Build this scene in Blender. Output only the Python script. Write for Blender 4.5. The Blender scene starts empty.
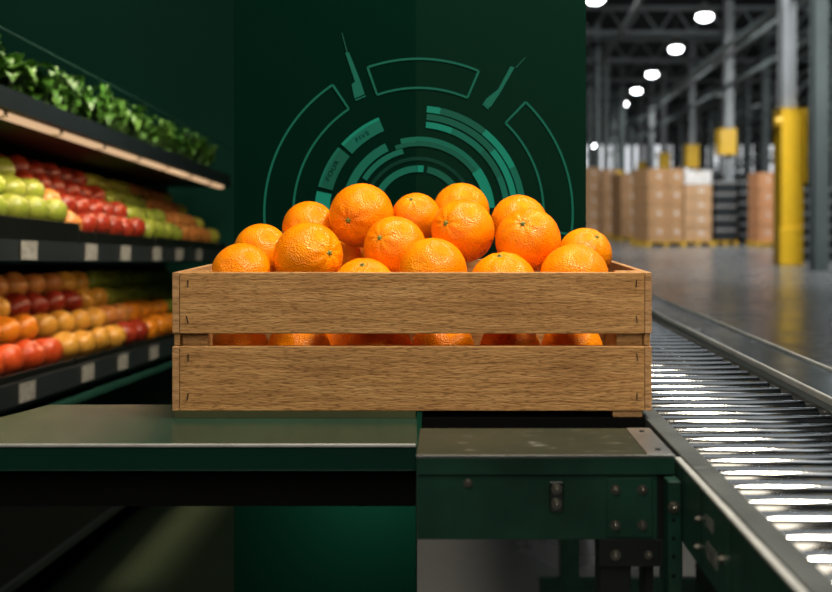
import bpy, bmesh, math, random
from mathutils import Vector, Matrix, Euler
random.seed(7)
S = bpy.context.scene
C = S.collection
PI = math.pi
EYE = 1.09                      # camera height
VX, VY, F = 448.0, 210.0, 900.0  # vanishing point and focal length in pixels of the 832x592 frame


def P(px, py, d):               # pixel + distance -> world point (used only while laying the place out)
    return Vector(((px - VX) / F * d, d, EYE - (py - VY) / F * d))


# ------------------------------------------------------------------ helpers
def wm(o):
    m = o.matrix_basis.copy()
    while o.parent:
        o = o.parent
        m = o.matrix_basis @ m
    return m


def tag(o, label=None, cat=None, group=None, kind=None):
    if label: o['label'] = label
    if cat: o['category'] = cat
    if group: o['group'] = group
    if kind: o['kind'] = kind
    return o


def thing(name, label, cat, loc=(0, 0, 0), rot=(0, 0, 0), group=None):
    o = bpy.data.objects.new(name, None)
    o.empty_display_size = .05
    C.objects.link(o)
    o.location = loc
    o.rotation_euler = rot
    return tag(o, label, cat, group)


def obj(name, bm, mat, parent=None, smooth=False, bevel=0, seg=2, local=False, angle=40):
    """link bm (world coordinates unless local) as one mesh object"""
    if parent is not None and not local:
        bmesh.ops.transform(bm, matrix=wm(parent).inverted(), verts=bm.verts)
    if bevel:
        es = [e for e in bm.edges if len(e.link_faces) == 2 and e.calc_face_angle(0) > .6]
        if es:
            bmesh.ops.bevel(bm, geom=es, offset=bevel, segments=seg, affect='EDGES', profile=.5, clamp_overlap=True)
    bmesh.ops.recalc_face_normals(bm, faces=bm.faces)
    if smooth:
        lim = math.radians(angle)
        for f in bm.faces: f.smooth = True
        for e in bm.edges:
            if len(e.link_faces) == 2 and e.calc_face_angle(0) > lim: e.smooth = False
    me = bpy.data.meshes.new(name)
    bm.to_mesh(me)
    bm.free()
    for m in (mat if isinstance(mat, (list, tuple)) else [mat]):
        me.materials.append(m)
    o = bpy.data.objects.new(name, me)
    C.objects.link(o)
    if parent is not None: o.parent = parent
    return o


def copy_tree(o, parent=None):
    c = o.copy()
    C.objects.link(c)
    if parent is not None: c.parent = parent
    for ch in list(o.children):
        copy_tree(ch, c)
    return c


def B(): return bmesh.new()


def box(bm, x0, x1, y0, y1, z0, z1):
    v = [bm.verts.new(p) for p in ((x0, y0, z0), (x1, y0, z0), (x1, y1, z0), (x0, y1, z0), (x0, y0, z1), (x1, y0, z1), (x1, y1, z1), (x0, y1, z1))]
    for f in ((0, 3, 2, 1), (4, 5, 6, 7), (0, 1, 5, 4), (1, 2, 6, 5), (2, 3, 7, 6), (3, 0, 4, 7)):
        bm.faces.new([v[i] for i in f])
    return bm


def bx(x0, x1, y0, y1, z0, z1): return box(B(), x0, x1, y0, y1, z0, z1)


def prism(bm, pts, axis, a, b):
    """polygon pts (2-D) extruded along axis ('x','y','z') from a to b"""
    def mk(p, t):
        return {'x': (t, p[0], p[1]), 'y': (p[0], t, p[1]), 'z': (p[0], p[1], t)}[axis]
    v0 = [bm.verts.new(mk(p, a)) for p in pts]
    v1 = [bm.verts.new(mk(p, b)) for p in pts]
    n = len(pts)
    bm.faces.new(v0)
    bm.faces.new(v1[::-1])
    for i in range(n):
        bm.faces.new((v0[i], v0[(i + 1) % n], v1[(i + 1) % n], v1[i]))
    return bm


def cyl(bm, p0, p1, r0, r1=None, n=20):
    r1 = r0 if r1 is None else r1
    p0, p1 = Vector(p0), Vector(p1)
    d = p1 - p0
    q = d.to_track_quat('Z', 'Y')
    rings = []
    for p, r in ((p0, r0), (p1, r1)):
        rings.append([bm.verts.new(p + q @ Vector((r * math.cos(2 * PI * i / n), r * math.sin(2 * PI * i / n), 0))) for i in range(n)])
    bm.faces.new(rings[0][::-1])
    bm.faces.new(rings[1])
    for i in range(n):
        bm.faces.new((rings[0][i], rings[0][(i + 1) % n], rings[1][(i + 1) % n], rings[1][i]))
    return bm


def beam(bm, p0, p1, w, h):
    """rectangular bar between two points"""
    p0, p1 = Vector(p0), Vector(p1)
    q = (p1 - p0).to_track_quat('Y', 'Z')
    vs = []
    for p in (p0, p1):
        for sx, sz in ((-1, -1), (1, -1), (1, 1), (-1, 1)):
            vs.append(bm.verts.new(p + q @ Vector((sx * w / 2, 0, sz * h / 2))))
    for f in ((0, 1, 2, 3), (7, 6, 5, 4), (0, 4, 5, 1), (1, 5, 6, 2), (2, 6, 7, 3), (3, 7, 4, 0)):
        bm.faces.new([vs[i] for i in f])
    return bm


# ------------------------------------------------------------------ materials
class NT:
    def __init__(s, name):
        s.m = bpy.data.materials.new(name)
        s.m.use_nodes = True
        s.t = s.m.node_tree
        s.b = s.t.nodes['Principled BSDF']
        s.tc = s.n('ShaderNodeTexCoord')

    def n(s, k, **kw):
        x = s.t.nodes.new(k)
        for a, v in kw.items(): setattr(x, a, v)
        return x

    def l(s, a, b): s.t.links.new(a, b)

    def set(s, **kw):
        for k, v in kw.items(): s.b.inputs[k.replace('_', ' ')].default_value = v

    def mapping(s, scale, src='Object', rnd=0):
        mp = s.n('ShaderNodeMapping')
        mp.inputs['Scale'].default_value = scale
        s.l(s.tc.outputs[src], mp.inputs[0])
        if rnd:
            oi = s.n('ShaderNodeObjectInfo')
            mu = s.n('ShaderNodeMath', operation='MULTIPLY')
            mu.inputs[1].default_value = rnd
            s.l(oi.outputs['Random'], mu.inputs[0])
            cx = s.n('ShaderNodeCombineXYZ')
            for i in range(3): s.l(mu.outputs[0], cx.inputs[i])
            s.l(cx.outputs[0], mp.inputs['Location'])
        return mp.outputs[0]

    def noise(s, vec, scale, detail=4, rough=.55, dist=0):
        x = s.n('ShaderNodeTexNoise')
        x.inputs['Scale'].default_value = scale
        x.inputs['Detail'].default_value = detail
        x.inputs['Roughness'].default_value = rough
        x.inputs['Distortion'].default_value = dist
        s.l(vec, x.inputs['Vector'])
        return x.outputs['Fac']

    def ramp(s, fac, stops):
        r = s.n('ShaderNodeValToRGB')
        e = r.color_ramp.elements
        while len(e) < len(stops): e.new(.5)
        for i, (p, c) in enumerate(stops):
            e[i].position = p
            e[i].color = (*c, 1) if len(c) == 3 else c
        s.l(fac, r.inputs[0])
        return r.outputs[0]

    def mix(s, fac, a, b, mode='MIX'):
        x = s.n('ShaderNodeMix', data_type='RGBA', blend_type=mode)
        for v, i in ((fac, 0), (a, 6), (b, 7)):
            if isinstance(v, (int, float)): x.inputs[i].default_value = v
            elif isinstance(v, tuple): x.inputs[i].default_value = (*v, 1)
            else: s.l(v, x.inputs[i])
        return x.outputs[2]

    def bump(s, h, strength, dist=.001, prev=None):
        x = s.n('ShaderNodeBump')
        x.inputs['Strength'].default_value = strength
        x.inputs['Distance'].default_value = dist
        s.l(h, x.inputs['Height'])
        if prev is not None: s.l(prev, x.inputs['Normal'])
        return x.outputs[0]


def plain(name, col, rough=.5, metal=0, var=.15, scale=8, bump=0, bscale=60, spec=.5, rvar=0):
    s = NT(name)
    v = s.mapping((1, 1, 1))
    f = s.noise(v, scale)
    lo = tuple(c * (1 - var) for c in col)
    hi = tuple(min(1, c * (1 + var)) for c in col)
    s.l(s.ramp(f, [(.3, lo), (.7, hi)]), s.b.inputs['Base Color'])
    s.set(Roughness=rough, Metallic=metal, Specular_IOR_Level=spec)
    if rvar:
        f2 = s.noise(v, scale * 2.3, 6)
        s.l(s.ramp(f2, [(.3, (rough - rvar,) * 3), (.7, (rough + rvar,) * 3)]), s.b.inputs['Roughness'])
    if bump:
        s.l(s.bump(s.noise(v, bscale, 5), bump, .002), s.b.inputs['Normal'])
    return s.m


def emit(name, col, strength, base=(.02, .02, .02)):
    s = NT(name)
    s.set(Base_Color=(*base, 1), Roughness=.6, Specular_IOR_Level=.08, Emission_Color=(*col, 1), Emission_Strength=strength)
    return s.m


def wood(name, dark, mid, light):
    s = NT(name)
    v = s.mapping((1, 1, 1), rnd=7.0)
    def st(sc):
        mp = s.n('ShaderNodeMapping')
        mp.inputs['Scale'].default_value = sc
        s.l(v, mp.inputs[0])
        return mp.outputs[0]
    big = s.noise(st((1.6, 14, 14)), 3.2, 5, .55, 1.3)
    fine = s.noise(st((16, 95, 95)), 3.4, 5, .65, .6)
    pore = s.noise(st((34, 210, 210)), 2.6, 2, .5)
    col = s.ramp(big, [(.28, dark), (.5, mid), (.72, light)])
    finec = s.ramp(fine, [(.3, (.72, .68, .62)), (.58, (1, 1, 1))])
    col = s.mix(.8, col, finec, 'MULTIPLY')
    porec = s.ramp(pore, [(.36, (.45, .38, .3)), (.46, (1, 1, 1))])
    col = s.mix(.7, col, porec, 'MULTIPLY')
    wv = s.n('ShaderNodeTexWave', wave_type='BANDS', bands_direction='Z')
    for k_, v_ in (('Scale', 26.0), ('Distortion', 9.0), ('Detail', 3.0), ('Detail Scale', .9), ('Detail Roughness', .55)): wv.inputs[k_].default_value = v_
    s.l(st((.16, 1, 1)), wv.inputs['Vector'])
    wc = s.ramp(wv.outputs['Fac'], [(.0, (.52, .45, .36)), (.26, (1, 1, 1)), (1, (1, 1, 1))])
    col = s.mix(.45, col, wc, 'MULTIPLY')
    # knots
    vo = s.n('ShaderNodeTexVoronoi')
    vo.inputs['Scale'].default_value = 1.0
    s.l(st((3.4, 8, 8)), vo.inputs['Vector'])
    kn = s.ramp(vo.outputs['Distance'], [(.02, (.40, .29, .19)), (.20, (1, 1, 1))])
    col = s.mix(.7, col, kn, 'MULTIPLY')
    s.l(col, s.b.inputs['Base Color'])
    s.set(Roughness=.62, Specular_IOR_Level=.35)
    b = s.bump(fine, .45, .0014)
    b = s.bump(pore, .5, .0012, b)
    s.l(b, s.b.inputs['Normal'])
    return s.m


def orange_mat():
    s = NT('orange_peel')
    v = s.mapping((1, 1, 1), rnd=31.0)
    col = s.ramp(s.noise(v, 1.6, 3), [(.3, (.90, .23, .0005)), (.55, (.97, .285, .001)), (.75, (.99, .34, .002))])
    spot = s.ramp(s.noise(v, 9, 2, .4), [(.235, (.35, .2, .08)), (.26, (1, 1, 1))])
    col = s.mix(.55, col, spot, 'MULTIPLY')
    s.l(col, s.b.inputs['Base Color'])
    s.set(Roughness=.25, Specular_IOR_Level=.28)
    s.b.inputs['Subsurface Weight'].default_value = 0
    s.b.inputs['Subsurface Radius'].default_value = (.25, .08, .02)
    s.b.inputs['Subsurface Scale'].default_value = .2
    vo = s.n('ShaderNodeTexVoronoi', feature='SMOOTH_F1')
    vo.inputs['Scale'].default_value = 25
    vo.inputs['Smoothness'].default_value = .6
    s.l(v, vo.inputs['Vector'])
    b = s.bump(vo.outputs['Distance'], .30, .014)
    b = s.bump(s.noise(v, 5.5, 3), .05, .06, b)
    s.l(b, s.b.inputs['Normal'])
    return s.m


def fruit_mat(name, c1, c2, c3, rough=.33):
    s = NT(name)
    v = s.mapping((3.2, 3.2, .8), rnd=23.0)
    col = s.ramp(s.noise(v, 1.5, 4, .6), [(.3, c1), (.52, c2), (.75, c3)])
    oi = s.n('ShaderNodeObjectInfo')
    tint = s.ramp(oi.outputs['Random'], [(0, (.78, .74, .7)), (1, (1, 1, 1))])
    s.l(s.mix(1, col, tint, 'MULTIPLY'), s.b.inputs['Base Color'])
    s.set(Roughness=rough)
    return s.m


M = {}
M['wood'] = wood('oak_wood', (.40, .21, .072), (.50, .275, .10), (.58, .345, .14))
M['end'] = wood('oak_end_grain', (.40, .23, .10), (.50, .29, .13), (.57, .35, .17))
M['staple'] = plain('staple_steel', (.07, .055, .04), .4, .8)
M['orange'] = orange_mat()
M['stem'] = plain('green_stem', (.16, .2, .03), .6)
M['counter'] = plain('green_lacquer', (.003, .026, .0195), .42, 0, .12, 5, rvar=.05, spec=.12)
M['counter_top'] = plain('olive_green_top', (.011, .030, .020), .22, 0, .25, 5, rvar=.05, spec=.16)
M['black'] = plain('matt_black', (.002, .0025, .0025), .8, spec=.08)
M['mat'] = plain('olive_rubber', (.05, .06, .022), .5)
M['wall'] = plain('dark_green_paint', (.005, .046, .031), .8, 0, .08, 1.2, .15, 160, spec=.1)
M['board_l'] = plain('dark_green_board', (.0011, .0122, .0080), .8, 0, .08, 2, spec=0)
M['board_r'] = plain('moss_green_board', (.0026, .0160, .0105), .8, 0, .08, 2, spec=0)
M['navy'] = plain('blue_black_metal', (.008, .014, .017), .45, 0, spec=.3)
M['shelf_black'] = plain('black_shelf_metal', (.006, .007, .007), .5)
M['tray'] = plain('black_tray_plastic', (.006, .007, .006), .38)
M['rail'] = plain('price_rail_plastic', (.018, .023, .025), .35)
M['tag'] = plain('price_card', (.36, .35, .31), .6, 0, .35, 60)
M['strip'] = emit('warm_light_strip', (1.0, .64, .36), .72)
M['clip'] = plain('strip_clip', (.35, .25, .16), .5)
M['trim_green'] = plain('green_metal_edge', (.03, .12, .085), .35, .3)
M['rail_green'] = plain('dull_green_rail', (.012, .05, .037), .6, spec=.2)
M['leaf'] = fruit_mat('basil_leaf', (.035, .13, .02), (.08, .24, .03), (.20, .38, .08), .36)
M['leaf2'] = fruit_mat('parsley_leaf', (.03, .13, .015), (.07, .22, .025), (.16, .33, .05), .5)
M['leafstem'] = plain('leaf_stalk', (.06, .13, .03), .5)
M['green_apple'] = fruit_mat('green_apple_skin', (.22, .32, .03), (.32, .40, .05), (.44, .48, .10))
M['red_apple'] = fruit_mat('red_apple_skin', (.20, .012, .008), (.34, .03, .014), (.44, .10, .025))
M['blush'] = fruit_mat('blush_apple_skin', (.55, .11, .03), (.62, .26, .06), (.70, .38, .10))
M['yellow'] = fruit_mat('yellow_fruit_skin', (.62, .27, .03), (.72, .37, .05), (.80, .48, .10))
M['tangerine'] = fruit_mat('tangerine_skin', (.72, .20, .01), (.82, .27, .015), (.88, .34, .03))
M['lime'] = fruit_mat('lime_yellow_skin', (.36, .38, .04), (.48, .48, .06), (.58, .56, .12))
M['tomato'] = fruit_mat('red_orange_skin', (.58, .05, .012), (.70, .09, .02), (.78, .15, .03))
M['conv_green'] = plain('machine_green_paint', (.0075, .038, .027), .40, .05, .35, 14, .06, 90, rvar=.08, spec=.3)
M['conv_dark'] = plain('dark_machine_paint', (.006, .010, .010), .45, .2)
M['steel'] = plain('worn_rail_steel', (.26, .29, .30), .34, 1, .15, 18, .012, 120, rvar=.05)
M['lip_steel'] = plain('bright_lip_steel', (.46, .49, .50), .42, .35, .15, 20)
M['rail_steel'] = plain('guide_rail_steel', (.12, .138, .14), .36, .45, .3, 14, .01, 120, rvar=.06)
M['conv_lit'] = plain('lit_machine_green', (.017, .064, .047), .38, .05, .3, 16, spec=.4, rvar=.06)  # machine green made lighter, so the near side channel looks lit
M['steel_dark'] = plain('dark_plate_steel', (.15, .18, .19), .22, 1, .2, 10, rvar=.06)
M['chrome'] = plain('roller_steel', (.44, .46, .47), .12, 1, .08, 20, rvar=.03)
M['shaft'] = plain('axle_steel', (.25, .26, .26), .35, 1)
M['bolt'] = plain('bolt_steel', (.24, .24, .22), .35, 1)
M['galv'] = plain('galvanised_plate', (.42, .45, .46), .38, 1, .15, 30)
M['decal'] = plain('worn_sticker', (.13, .15, .14), .6, 0, .6, 60)
M['asphalt'] = None
M['card'] = plain('cardboard', (.36, .19, .08), .75, 0, .15, 2)
M['card2'] = plain('pale_cardboard', (.42, .24, .115), .75, 0, .15, 2)
M['card3'] = plain('orange_cardboard', (.50, .22, .09), .75, 0, .15, 2)
M['tape'] = plain('packing_tape', (.44, .31, .19), .4)
M['label'] = plain('white_paper', (.60, .56, .50), .6)
M['wrap'] = plain('stretch_wrap', (.62, .58, .54), .3)
M['pal_y'] = plain('yellow_pallet', (.55, .32, .015), .55)
M['crate_d'] = plain('dark_plastic_crate', (.014, .017, .018), .6, spec=.2)
M['crate_s'] = plain('grey_crate_rim', (.19, .19, .18), .5)
M['blue'] = plain('blue_panel', (.02, .06, .16), .5)
M['guard'] = plain('yellow_guard', (.80, .46, .012), .42, 0, .06)
M['column'] = plain('galvanised_column', (.26, .27, .27), .5, .1, .2, 1)
M['column_d'] = plain('grey_green_column', (.085, .105, .098), .55, .1, .2, 1)
M['roof'] = plain('dark_roof_deck', (.028, .032, .032), .9, spec=.05)
M['truss'] = plain('roof_truss_steel', (.09, .10, .098), .6)
M['farwall'] = plain('dark_wall_cladding', (.05, .055, .055), .9, spec=.05)
M['daylit'] = emit('daylit_window', (.93, .96, 1.0), .95)
M['lampglass'] = emit('lamp_glass', (.97, .99, 1.0), 14)
M['lampbody'] = plain('lamp_housing', (.10, .10, .10), .5)


def floor_mat(name, c1, c2, rough, spec=.5):
    s = NT(name)
    v = s.mapping((1, 1, 1))
    s.l(s.ramp(s.noise(v, .8, 6), [(.3, c1), (.7, c2)]), s.b.inputs['Base Color'])
    s.l(s.ramp(s.noise(v, 2.0, 5), [(.3, (rough - .05,) * 3), (.7, (rough + .06,) * 3)]), s.b.inputs['Roughness'])
    s.set(Specular_IOR_Level=spec)
    return s.m


M['concrete'] = floor_mat('polished_concrete', (.15, .155, .155), (.21, .215, .215), .24, .6)
M['shopfloor'] = floor_mat('dark_green_floor', (.0035, .0065, .0045), (.006, .0095, .006), .34, .10)


def hud(name, c, st):
    return emit(name, c, st, (.004, .03, .02))


M['h_line'] = hud('display_line', (.004, .42, .25), .16)
M['h_lo'] = hud('display_dim', (.004, .30, .18), .15)
M['h_mid'] = hud('display_mid', (.004, .36, .22), .20)
M['h_hi'] = hud('display_bright', (.004, .50, .30), .29)
M['h_dot'] = hud('display_tick', (.02, .30, .20), .12)
M['h_ink'] = plain('display_ink', (.001, .008, .006), .8, spec=.05)

# ------------------------------------------------------------------ the setting
DIV = -.20


def struct(name, bm, m, parent=None, **kw):
    o = obj(name, bm, m, parent, **kw)
    o['kind'] = 'structure'
    return o


struct('floor', bx(-4, DIV, -2.5, 4.9, -.08, 0), M['shopfloor'])
struct('floor_warehouse', bx(DIV, 26, -2.5, 72, -.08, 0), M['concrete'])
struct('wall_back', bx(-4, DIV, 4.8, 4.9, 0, 3.0), M['wall'])
struct('wall_left', bx(-4.1, -4, -2.5, 4.9, 0, 3.0), M['wall'])
struct('wall_divider', bx(DIV, DIV + .06, 1.46, 4.9, 0, 3.0), M['wall'])
struct('wall_divider_far', bx(DIV, DIV + .06, 4.9, 72, 0, 8.2), M['farwall'])
struct('wall_far', bx(DIV, 26, 72, 72.2, 0, 8.2), M['farwall'])
struct('wall_right', bx(26, 26.2, -2.5, 72, 0, 8.2), M['farwall'])
struct('ceiling_warehouse', bx(DIV, 26, 4, 72, 8.2, 8.4), M['roof'])

# daylit window band high in the far wall
for i in range(9):
    x0 = 9.6 + i * 1.92 * 1.15
    wnd = struct('window_%d' % (i + 1), bx(x0 - .05, x0 + 1.75, 71.84, 71.99, 3.95, 6.35), M['lampbody'])
    struct('window_pane', bx(x0 + .02, x0 + 1.68, 71.80, 71.86, 4.05, 6.25), M['daylit'], wnd)

# roof steel
HX = math.tan(math.radians(4.2))       # the hall runs slightly away from the camera axis
for i in range(11):
    y = 14 + i * 5.6
    b = B()
    for z in (7.15, 8.0):
        beam(b, (DIV + .1, y, z), (25.9, y, z), .14, .14)
    for k in range(22):
        x = .3 + k * 1.15
        beam(b, (x, y, 7.15), (x + .575, y, 8.0), .07, .07)
        beam(b, (x + .575, y, 8.0), (x + 1.15, y, 7.15), .07, .07)
    struct('roof_beam', b, M['truss'])
for x0, z in ((4.4, 6.6), (6.6, 5.3), (8.2, 5.2), (8.2, 6.2), (10.5, 6.9), (13.5, 6.4)):
    b = B()
    beam(b, (x0, 15, z), (x0 + 56 * HX, 71, z), .10, .13)
    struct('roof_beam', b, M['column_d'])

# ------------------------------------------------------------------ columns with yellow guards


def column(px, wpx, d, mat, ztop=8.2):
    x = (px - VX) / F * d
    w = wpx / F * d / 2
    b = B()                                      # rolled I section
    t = w * .35
    box(b, x - w, x + w, d - w, d - w + t, 0, ztop)
    box(b, x - w, x + w, d + w - t, d + w, 0, ztop)
    box(b, x - t / 2, x + t / 2, d - w + t, d + w - t, 0, ztop)
    return struct('steel_column', b, mat), x, w


for px, w, d, m in ((787, 14, 17.9, 'column'), (819, 14, 16.2, 'column_d'), (728.5, 8, 30.5, 'column'), (692, 5.5, 38, 'column'),
                    (663.5, 4.5, 46, 'column'), (641, 5, 55, 'column'), (622, 6, 44, 'column_d'), (606, 5, 37, 'column_d'), (598, 4, 34, 'column_d'), (748, 6, 44, 'column_d'), (765, 7, 36, 'column_d'), (679, 5, 58, 'column_d'), (711, 5, 52, 'column_d'), (632, 4, 60, 'column_d'), (652, 5, 50, 'column'), (738, 4, 40, 'column_d'), (756, 4, 56, 'column_d'), (590, 5, 40, 'column_d'), (614, 4, 52, 'column_d')):
    column(px, w, d, M[m])


def guard(px0, px1, y0, y1, d, label, group='yellow guards on the steel columns', foot=False):
    a, c = P(px0, y0, d), P(px1, y1, d)
    x0, x1, z1, z0 = a.x, c.x, a.z, max(0.0, c.z)
    w = (x1 - x0)
    cx, cy = (x0 + x1) / 2, d + .02
    t = thing('column_guard', label, 'column guard', (cx, cy, z0), group=group)
    b = B()
    th = w * .18
    prism(b, [(x0, d - w * .55), (x1, d - w * .55), (x1, d - w * .55 + th), (x0, d - w * .55 + th)], 'z', z0, z1)
    obj('front_plate', b, M['guard'], t, bevel=.02)
    obj('side_plate', bx(x0, x0 + th, d - w * .55 + th, d + w * .5, z0, z1), M['guard'], t, bevel=.015)
    obj('side_plate', bx(x1 - th, x1, d - w * .55 + th, d + w * .5, z0, z1), M['guard'], t, bevel=.015)
    if foot:
        zs = z0 + (z1 - z0) * .52
        obj('upper_sleeve', bx(x1 - .02, x1 + w * .16, d - w * .6, d + w * .5, zs, z1 - .02), M['guard'], t, bevel=.02)
        obj('foot_sleeve', bx(x0 - .05, x1 - .04, d - w * .68, d - w * .56, z0, z0 + .75), M['guard'], t, bevel=.02)
        obj('warning_lamp', cyl(B(), (x0 - .04, d - .3, z1 - .28), (x0 - .16, d - .3, z1 - .28), .1, .07, 16), M['guard'], t, smooth=True)
    return t


guard(777, 799, 109, 264.9, 17.85, 'tall yellow column guard standing on the concrete floor, the biggest of all', foot=True)
guard(717.5, 734, 129, 155, 30.4, 'short yellow guard high on the steel column behind the dark crates')
guard(685, 697.5, 145, 168, 37.9, 'small yellow guard on the column above the white wrapped boxes')
guard(659, 669, 153, 169, 45.9, 'small yellow guard on the column above the large brown box stack')
guard(637.5, 645, 162, 171, 54.9, 'tiny yellow guard on the farthest guarded column')
guard(611.5, 622, 170.5, 185, 36.9, 'squat yellow guard between the two distant box stacks')

# ------------------------------------------------------------------ high bay lamps
for i, (px, py, d, words) in enumerate((
        (704.5, 17, 27.7, 'big white high bay lamp, the lowest hanging near the yellow guard'), (676, 49, 33.1, 'white high bay lamp, second along the row from the big one'),
        (652, 74.5, 39.1, 'white high bay lamp, third along the row from the big one'), (636.5, 91, 44.6, 'white high bay lamp, fourth along the row from the big one'),
        (623.5, 104, 50, 'white high bay lamp, last and smallest of the row'), (596, 146, 62, 'lone white lamp low over the distant box stacks'),
        (595, -1, 26.5, 'white high bay lamp cut by the top edge, beside the green board'))):
    p = P(px, py, d)
    t = thing('high_bay_lamp', words, 'lamp', p, group='high bay lamps of the hall')
    r = .24 if i < 5 else .27
    b = B()
    cyl(b, p + Vector((0, 0, .06)), p + Vector((0, 0, .22)), r * 1.15, r * .6, 24)
    cyl(b, p + Vector((0, 0, .22)), p + Vector((0, 0, .42)), r * .45, r * .4, 16)
    obj('housing', b, M['lampbody'], t, smooth=True)
    b = B()
    bmesh.ops.create_uvsphere(b, u_segments=20, v_segments=10, radius=r, matrix=Matrix.Translation(p) @ Matrix.Diagonal((1, 1, .55, 1)))
    obj('lens', b, M['lampglass'], t, smooth=True)
    obj('hanging_cable', cyl(B(), p + Vector((0, 0, .42)), Vector((p.x, p.y, 8.2)), .012, n=8), M['lampbody'], t)

# ------------------------------------------------------------------ pallets, boxes


def pallet(x0, x1, y0, y1, z, mat, label, rot=0):
    cx, cy = (x0 + x1) / 2, (y0 + y1) / 2
    t = thing('pallet', label, 'pallet', (cx, cy, z), (0, 0, 0), group='pallets on the warehouse floor')
    n = 5
    for k in range(n):
        a = y0 + (y1 - y0 - .1) * k / (n - 1)
        obj('deck_board', bx(x0, x1, a, a + .1, z + .12, z + .145), mat, t)
    for k in range(3):
        a = x0 + (x1 - x0 - .1) * k / 2
        obj('runner', bx(a, a + .1, y0, y1, z, z + .12), mat, t)
    t.rotation_euler.z = rot
    return t


def stack(px0, px1, ytop, d, layers, cols, mat, name, wrap=0, pal=True, depth=1.0, rot=0):
    x0, x1 = (px0 - VX) / F * d, (px1 - VX) / F * d
    ztop = EYE - (ytop - VY) / F * d
    y0 = d
    z = 0
    if pal:
        pallet(x0 - .04, x1 + .04, y0 - .03, y0 + depth + .03, 0, M['pal_y'], 'yellow pallet under the ' + name, rot)
        z = .147
    h = (ztop - z) / layers
    w = (x1 - x0) / cols
    proto = None
    ordl = ['bottom', 'second', 'third', 'fourth', 'fifth', 'sixth']
    for L in range(layers):
        for c in range(cols):
            j = random.uniform(-.02, .02)
            layer = 'top' if L == layers - 1 else ordl[L]
            where = '' if cols == 1 else (', column nearer the green board' if c == 0 else ', column nearer the yellow guard')
            lab = 'cardboard box, %s layer of the %s%s' % (layer, name, where)
            dx_ = w * (c + .5) - (x1 - x0) / 2
            loc = ((x0 + x1) / 2 + dx_ * math.cos(rot) - j * math.sin(rot), y0 + depth / 2 + dx_ * math.sin(rot) + j * math.cos(rot), z + h * L)
            if proto is None:
                proto = thing('cardboard_box', lab, 'box', loc, (0, 0, rot), group='boxes of the ' + name)
                hw, hd = w / 2 - .008, depth / 2 - .02
                b = bx(-hw, hw, -hd, hd, 0, h - .012)
                obj('carton', b, mat, proto, bevel=.012, local=True)
                obj('tape_strip', bx(-hw * .12, hw * .12, -hd - .004, hd, h - .1, h - .008), M['tape'], proto, local=True)
                obj('shipping_label', bx(hw * .05, hw * .45, -hd - .006, -hd, h * .46, h * .62), M['label'], proto, local=True)
                o = proto
            else:
                o = copy_tree(proto)
                o.location = loc
                o['label'] = lab
            if wrap and L >= layers - wrap:
                for ch in o.children:
                    if ch.name.startswith('carton'):
                        ch.data = ch.data.copy()
                        ch.data.materials[0] = M['wrap']
                o['label'] = 'white wrapped box, %s layer of the %s%s' % (layer, name, where)


stack(584, 600, 167, 33.0, 5, 1, M['card'], 'pale box stack beside the green board', pal=True)
stack(601, 617, 169, 34.2, 5, 1, M['card'], 'shaded box stack beside the squat yellow guard', pal=True)
stack(618, 637, 173, 31.5, 4, 1, M['card'], 'narrow box stack before the large one', pal=True, rot=.2)
stack(643, 681, 168, 26.8, 4, 2, M['card'], 'large brown box stack', depth=1.15, rot=.22)
stack(684, 712, 170, 27.2, 5, 1, M['card2'], 'white topped box stack', wrap=1, depth=1.2)
stack(759, 774, 172, 26.4, 4, 1, M['card3'], 'orange box stack beside the tall guard', depth=1.0)
p0, p1 = P(775, 180, 26.4), P(778.5, 246, 26.4)
tag(obj('blue_panel', bx(p0.x + .08, p1.x + .06, 26.6, 27.3, 0, p0.z), M['blue'], bevel=.01), 'narrow blue board standing beside the orange box stack', 'board')


def crates(px0, px1, ytop, d, n, name, pal):
    x0, x1 = (px0 - VX) / F * d, (px1 - VX) / F * d
    ztop = EYE - (ytop - VY) / F * d
    z = 0
    if pal:
        pallet(x0 - .04, x1 + .04, d - .03, d + 1.03, 0, M['pal_y'], 'yellow pallet under the ' + name)
        z = .147
    h = (ztop - z) / n
    proto = None
    nth = ['bottom', 'second lowest', 'third lowest', 'fourth lowest', 'fifth lowest', 'sixth lowest', 'seventh lowest']
    for k in range(n):
        lab = 'dark plastic crate, %s in the %s' % ('topmost' if k == n - 1 else nth[k], name)
        loc = ((x0 + x1) / 2, d + .5, z + k * h)
        if proto is None:
            proto = thing('plastic_crate', lab, 'crate', loc, group='crates of the ' + name)
            w = (x1 - x0) / 2 - .01
            b = B()
            box(b, -w, w, -.5, .5, 0, .03)
            for sx in (-1, 1): box(b, min(sx * w, sx * (w - .03)), max(sx * w, sx * (w - .03)), -.5, .5, .03, h * .8)
            for sy in (-1, 1): box(b, -w, w, min(sy * .5, sy * .47), max(sy * .5, sy * .47), .03, h * .8)
            obj('crate_body', b, M['crate_d'], proto, local=True)
            b = B()
            for sx in (-1, 1): box(b, min(sx * (w + .01), sx * (w - .04)), max(sx * (w + .01), sx * (w - .04)), -.51, .51, h * .8, h - .004)
            for sy in (-1, 1): box(b, -w, w, min(sy * .51, sy * .46), max(sy * .51, sy * .46), h * .8, h - .004)
            obj('crate_rim', b, M['crate_s'], proto, local=True)
        else:
            o = copy_tree(proto)
            o.location = loc
            o['label'] = lab


crates(714.5, 736.5, 181, 27.6, 5, 'rimmed crate stack on a yellow pallet', True)
crates(740, 757, 181, 28.6, 6, 'black crate stack without a pallet', False)
crates(803, 832, 188, 19.2, 6, 'crate stack beyond the tall yellow guard', False)
crates(834, 866, 188, 19.4, 6, 'outermost crate stack at the picture edge', False)

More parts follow.
